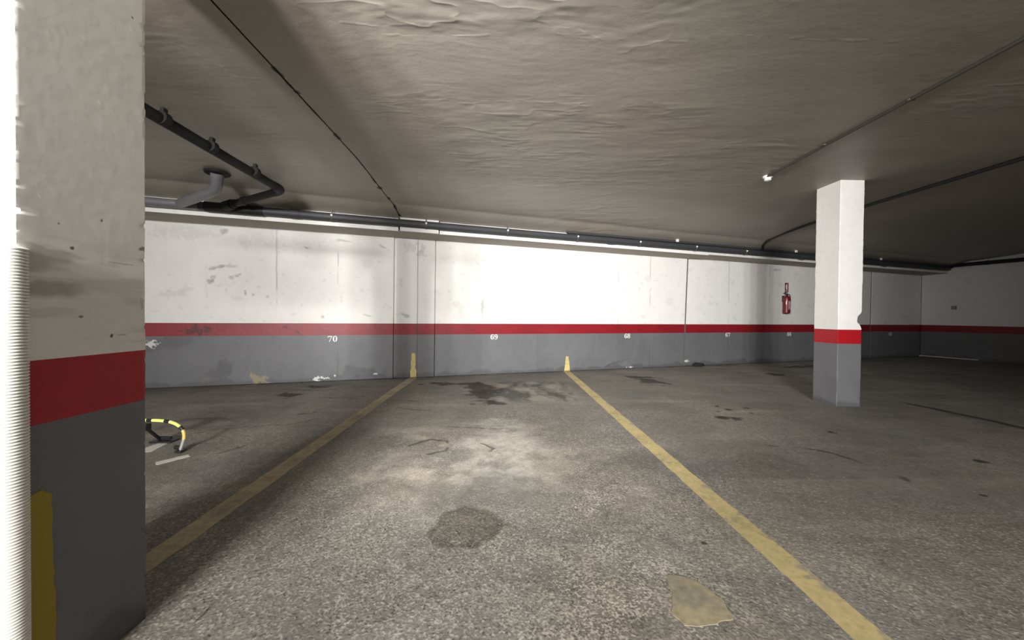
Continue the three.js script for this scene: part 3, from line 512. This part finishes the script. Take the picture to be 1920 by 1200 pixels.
{
  const t = thing('smoke_detector', V(2.922, CEIL, 4.085), 'small round white detector on the ceiling left of the slim pillar', 'detector');
  const base = new THREE.CylinderGeometry(0.05, 0.05, 0.016, 28); base.translate(0, -0.008, 0); mesh('base_plate', base, whiteBit, t);
  mesh('dome', new THREE.LatheGeometry([[0.043, -0.014], [0.042, -0.024], [0.03, -0.028], [0.03, -0.036], [0.036, -0.042], [0.030, -0.052], [0.0, -0.056]].map(([r, y]) => new THREE.Vector2(r, y)), 28), whiteBit, t);
}

// ------------------------------------------------------------------ things on the walls and floor
{
  const p = atWall(6.715, 1.105, 0.085), t = thing('fire_extinguisher', p, 'red fire extinguisher hung on the far wall beside the slim pillar', 'fire extinguisher'); t.rotation.y = ALPHA;
  const red = new THREE.MeshPhysicalMaterial({ color: rgb(0.15, 0.008, 0.018), roughness: 0.4, clearcoat: 0.3 }), black = std({ color: rgb(0.02, 0.02, 0.02), roughness: 0.5 });
  mesh('cylinder', new THREE.LatheGeometry([[0, 0], [0.06, 0], [0.07, 0.008], [0.072, 0.03], [0.072, 0.33], [0.066, 0.365], [0.05, 0.39], [0.026, 0.405], [0.024, 0.425], [0, 0.425]].map(([r, y]) => new THREE.Vector2(r, y)), 36), red, t);
  const lab = new THREE.CylinderGeometry(0.0728, 0.0728, 0.2, 24, 1, true, -0.5, 1.5); lab.translate(0, 0.19, 0);
  const lt = colorTex(128, 128, 0, 1, 0, 1, (x, y, o) => { const line = y > 0.15 && y < 0.55 && ((y * 14) % 1) < 0.5 && hash(Math.floor(x * 30), Math.floor(y * 14)) > 0.25 && x > 0.1 && x < 0.9, box = y > 0.62 && y < 0.9 && x > 0.2 && x < 0.8; o[0] = 0.42; o[1] = o[2] = 0.16; if (line) { o[0] = 0.6; o[1] = 0.5; o[2] = 0.5; } if (box) { o[0] = o[1] = o[2] = 0.5; } });
  mesh('label', lab, std({ map: lt, roughness: 0.5 }), t);
  const head = new THREE.CylinderGeometry(0.02, 0.022, 0.04, 18); head.translate(0, 0.44, 0); mesh('valve', head, black, t);
  const lever = new RoundedBoxGeometry(0.11, 0.014, 0.022, 2, 0.004); lever.rotateZ(0.35); lever.translate(-0.03, 0.482, 0); const lever2 = new RoundedBoxGeometry(0.10, 0.012, 0.022, 2, 0.004); lever2.translate(-0.03, 0.458, 0);
  mesh('lever', lever, black, t); mesh('handle', lever2, black, t);
  mesh('hose', tube([new THREE.Vector3(0.02, 0.44, 0), new THREE.Vector3(0.07, 0.43, 0.01), new THREE.Vector3(0.095, 0.36, 0.015), new THREE.Vector3(0.09, 0.22, 0.02), new THREE.Vector3(0.082, 0.10, 0.02)], 0.009, 30, 8), black, t);
  const noz = new THREE.CylinderGeometry(0.009, 0.015, 0.07, 12); noz.translate(0.082, 0.07, 0.02); mesh('nozzle', noz, black, t);
  const br = new RoundedBoxGeometry(0.05, 0.14, 0.02, 2, 0.004); br.translate(0, 0.34, -0.082); mesh('wall_bracket', br, black, t);
}
{
  const t = thing('extinguisher_sign', atWall(6.835, 1.60, 0.0), 'small red and white sign above the fire extinguisher', 'sign'); t.rotation.y = ALPHA;
  const b = new RoundedBoxGeometry(0.115, 0.215, 0.005, 2, 0.002); b.translate(0, 0.1075, -0.0035); mesh('board', b, std({ color: rgb(0.24, 0.02, 0.03), roughness: 0.45 }), t);
  const w = std({ color: rgb(0.72, 0.70, 0.68), roughness: 0.5 });
  const s = new THREE.Shape(); s.moveTo(-0.022, 0.055); s.lineTo(0.022, 0.055); s.lineTo(0.022, 0.145); s.quadraticCurveTo(0.022, 0.160, 0.008, 0.164); s.lineTo(0.008, 0.172); s.lineTo(0.03, 0.178); s.lineTo(0.028, 0.188); s.lineTo(-0.012, 0.182); s.lineTo(-0.03, 0.150); s.lineTo(-0.036, 0.105); s.lineTo(-0.026, 0.102); s.lineTo(-0.022, 0.145); s.closePath();
  const g = new THREE.ExtrudeGeometry(s, { depth: 0.0008, bevelEnabled: false }); g.translate(0, 0, -0.001); mesh('pictogram', g, w, t);
  const bar = new THREE.BoxGeometry(0.08, 0.012, 0.0008); bar.translate(0, 0.028, -0.0006); mesh('text_bar', bar, w, t);
}
{ // hoop barrier: locking parking post, partly behind the near pillar
  const t = thing('parking_barrier', V(-2.29, 0, 2.712), 'yellow and black hoop parking barrier on the floor behind near pillar', 'barrier');
  const q = (x, y, z) => new THREE.Vector3(x, y, -z), R = 0.011;
  const curve = new THREE.CatmullRomCurve3([q(0, 0.02, 0), q(0.012, 0.06, 0.002), q(0.022, 0.11, 0.004), q(0.012, 0.155, 0.006), q(-0.025, 0.19, 0.01), q(-0.08, 0.213, 0.012), q(-0.15, 0.222, 0.014), q(-0.3, 0.224, 0.016), q(-0.45, 0.22, 0.016), q(-0.53, 0.19, 0.012), q(-0.56, 0.12, 0.006), q(-0.56, 0.02, 0)], false, 'centripetal');
  const yel = std({ color: rgb(0.78, 0.88, 0.22), roughness: 0.35 }), amber = std({ color: rgb(0.75, 0.5, 0.14), roughness: 0.35 }), blk = std({ color: rgb(0.015, 0.015, 0.015), roughness: 0.45 });
  const cuts = [[0, 0.085, steel], [0.085, 0.16, amber], [0.16, 0.195, blk], [0.195, 0.29, yel], [0.29, 0.33, blk], [0.33, 0.43, yel], [0.43, 0.47, blk], [0.47, 0.58, yel], [0.58, 0.62, blk], [0.62, 0.74, yel], [0.74, 0.78, blk], [0.78, 0.92, yel], [0.92, 1, steel]];
  for (const [a, b, m] of cuts) { const pts = []; for (let i = 0; i <= 12; i++) pts.push(curve.getPointAt(a + (b - a) * i / 12)); mesh(m === steel ? 'hoop_leg' : m === blk ? 'black_sleeve' : 'yellow_sleeve', new THREE.TubeGeometry(new THREE.CatmullRomCurve3(pts), 20, m === blk ? R + 0.0015 : R, 12, false), m, t); }
  for (const x of [0, -0.56]) { const f = new RoundedBoxGeometry(0.045, 0.014, 0.06, 2, 0.004); f.translate(x, 0.011, 0); mesh('foot_plate', f, blk, t); const h = new THREE.CylinderGeometry(0.015, 0.016, 0.035, 14); h.rotateZ(Math.PI / 2); h.translate(x - 0.02, 0.035, 0); mesh('pivot', h, blk, t); }
  mesh('brace', mergeGeometries([cyl(q(-0.30, 0.20, 0.02), q(-0.345, 0.02, 0.225), 0.012, 0.012, 10), cyl(q(-0.345, 0.03, 0.225), q(-0.26, 0.03, 0.225), 0.012, 0.012, 10)]), blk, t);
  const lock = new RoundedBoxGeometry(0.12, 0.05, 0.05, 2, 0.008); lock.translate(-0.29, 0.178, -0.01); mesh('lock_housing', lock, blk, t);
  const cap = new RoundedBoxGeometry(0.07, 0.016, 0.054, 2, 0.005); cap.translate(-0.28, 0.186, -0.006); mesh('lock_cover', cap, steel, t);
  const bp = new RoundedBoxGeometry(0.16, 0.014, 0.09, 2, 0.004); bp.translate(-0.31, 0.0075, -0.225); mesh('base_plate', bp, blk, t);
}
{ // crumpled black rag against the wall
  const g = new THREE.SphereGeometry(1, 48, 32), p = g.attributes.position;
  for (let i = 0; i < p.count; i++) { const x = p.getX(i), y = p.getY(i), z = p.getZ(i), n = 1 + 0.28 * fbm(x * 2.2 + 4, z * 2.6 + y * 2, 3) + 0.10 * fbm(x * 7, y * 7 + z * 5, 2); p.setXYZ(i, x * n * 0.13, Math.max(0.001, (y * n * 0.5 + 0.32) * 0.085), z * n * 0.07); }
  g.computeVertexNormals();
  const m = mesh('floor_rag', g, std({ color: rgb(0.012, 0.011, 0.011), roughness: 0.9 })); m.position.copy(atWall(4.17, 0, 0.12)); m.rotation.y = ALPHA; tag(m, 'crumpled black rag on the floor at the foot of the far wall', 'rag');
}
{
  const P = (d, o) => atWall(S_RIGHT - o, 0, d), g = new RoundedBoxGeometry(1.15, 0.028, 0.03, 2, 0.004), m = mesh('floor_strip', g, std({ color: rgb(0.62, 0.6, 0.55), roughness: 0.6 }));
  m.position.copy(P(0.5, 0.03)); m.position.y = 0.0145; m.rotation.y = ALPHA - Math.PI / 2; tag(m, 'thin pale strip lying on the floor along the dark right wall', 'strip');
}
{
  const t = thing('socket_box', atWall(S_RIGHT, 1.27, 0.63), 'small grey box mounted on the dark right hand wall', 'electrical box'); t.rotation.y = ALPHA - Math.PI / 2;
  const b = new RoundedBoxGeometry(0.085, 0.09, 0.04, 2, 0.006); b.translate(0, 0.045, 0.02); mesh('housing', b, std({ color: rgb(0.2, 0.2, 0.2) }), t);
  const c = new RoundedBoxGeometry(0.06, 0.06, 0.006, 2, 0.002); c.translate(0, 0.045, 0.041); mesh('cover', c, std({ color: rgb(0.35, 0.35, 0.34) }), t);
}

// ------------------------------------------------------------------ lamps behind the camera
{
  const { x, Z, nits, drop } = BATTEN, t = thing('batten_light', V(x, CEIL, Z), 'fluorescent batten light on the ceiling behind the camera', 'lamp');
  const y = -drop, body = new RoundedBoxGeometry(1.26, 0.05, 0.11, 3, 0.01); body.translate(0, y + 0.085, 0); mesh('housing', body, whiteBit, t);
  for (const s of [-0.5, 0.5]) { const r = new THREE.CylinderGeometry(0.006, 0.006, drop - 0.11, 8); r.translate(s, -(drop - 0.11) / 2, 0); mesh('hanging_rod', r, steel, t); }
  const diff = new RoundedBoxGeometry(1.22, 0.085, 0.13, 3, 0.015); diff.translate(0, y + 0.02, 0);
  mesh('diffuser', diff, std({ color: rgb(0.8, 0.8, 0.78), emissive: LAMP_COLOR, emissiveIntensity: 6, roughness: 0.5 }), t);
  for (const [dz, ry] of [[-0.068, 0], [0.068, Math.PI]]) { const l = new THREE.RectAreaLight(LAMP_COLOR, nits, 1.2, 0.08); l.position.set(x, CEIL + y + 0.02, -Z + dz); l.rotation.y = ry; scene.add(l); l.name = numbered('batten_glow'); }
  const l = new THREE.RectAreaLight(LAMP_COLOR, nits, 1.2, 0.09); l.position.set(x, CEIL + y - 0.026, -Z); l.rotation.x = -Math.PI / 2; scene.add(l); l.name = numbered('batten_glow');
}
for (const { x, y, Z, spread, aim, candela, angle, size, label } of FLOODS) {
  const t = thing('floodlight_bar', V(x, CEIL, Z), label, 'lamp');
  const bar = new RoundedBoxGeometry(2 * spread + 0.3, 0.04, 0.04, 2, 0.006); bar.translate(0, y - CEIL + 0.2, 0); mesh('crossbar', bar, steel, t);
  for (const s of [-spread * 0.6, spread * 0.6]) mesh('hanging_rod', cyl(new THREE.Vector3(s, y - CEIL + 0.2, 0), new THREE.Vector3(s, 0, 0), 0.008), steel, t);
  for (const k of [-1, 0, 1]) {
    const at = V(x + k * spread, y, Z), dir = aim.clone().sub(at).normalize(), q = new THREE.Quaternion().setFromUnitVectors(new THREE.Vector3(0, 1, 0), dir);
    const prof = [[0, -0.11], [0.05, -0.11], [0.07, -0.09], [0.125, -0.02], [0.14, 0], [0.14, 0.012], [0.128, 0.012], [0.126, 0.0]].map(([r, h]) => new THREE.Vector2(r, h));
    const head = new THREE.LatheGeometry(prof, 36); head.applyQuaternion(q); head.translate(k * spread, y - CEIL, 0); const h = mesh('lamp_head', head, blackPipe, t);
    const lens = new THREE.CylinderGeometry(0.126, 0.126, 0.004, 36); lens.applyQuaternion(q); lens.translate(k * spread, y - CEIL, 0); mesh('lens', lens, std({ color: rgb(0.8, 0.8, 0.8), emissive: LAMP_COLOR, emissiveIntensity: 8 }), h);
    mesh('yoke', cyl(new THREE.Vector3(k * spread, y - CEIL + 0.12, 0).addScaledVector(dir, -0.05), new THREE.Vector3(k * spread, y - CEIL + 0.19, 0), 0.012), steel, t);
    const l = new THREE.SpotLight(LAMP_COLOR, candela, 0, angle, 1, 2); l.position.copy(at).addScaledVector(dir, 0.02 * size + 0.03); l.target.position.copy(aim).addScaledVector(V(1, 0, 0), k * spread); l.shadow.radius = size; l.castShadow = true; l.name = numbered('flood_beam'); scene.add(l, l.target);
  }
}

renderer.render(scene, camera);
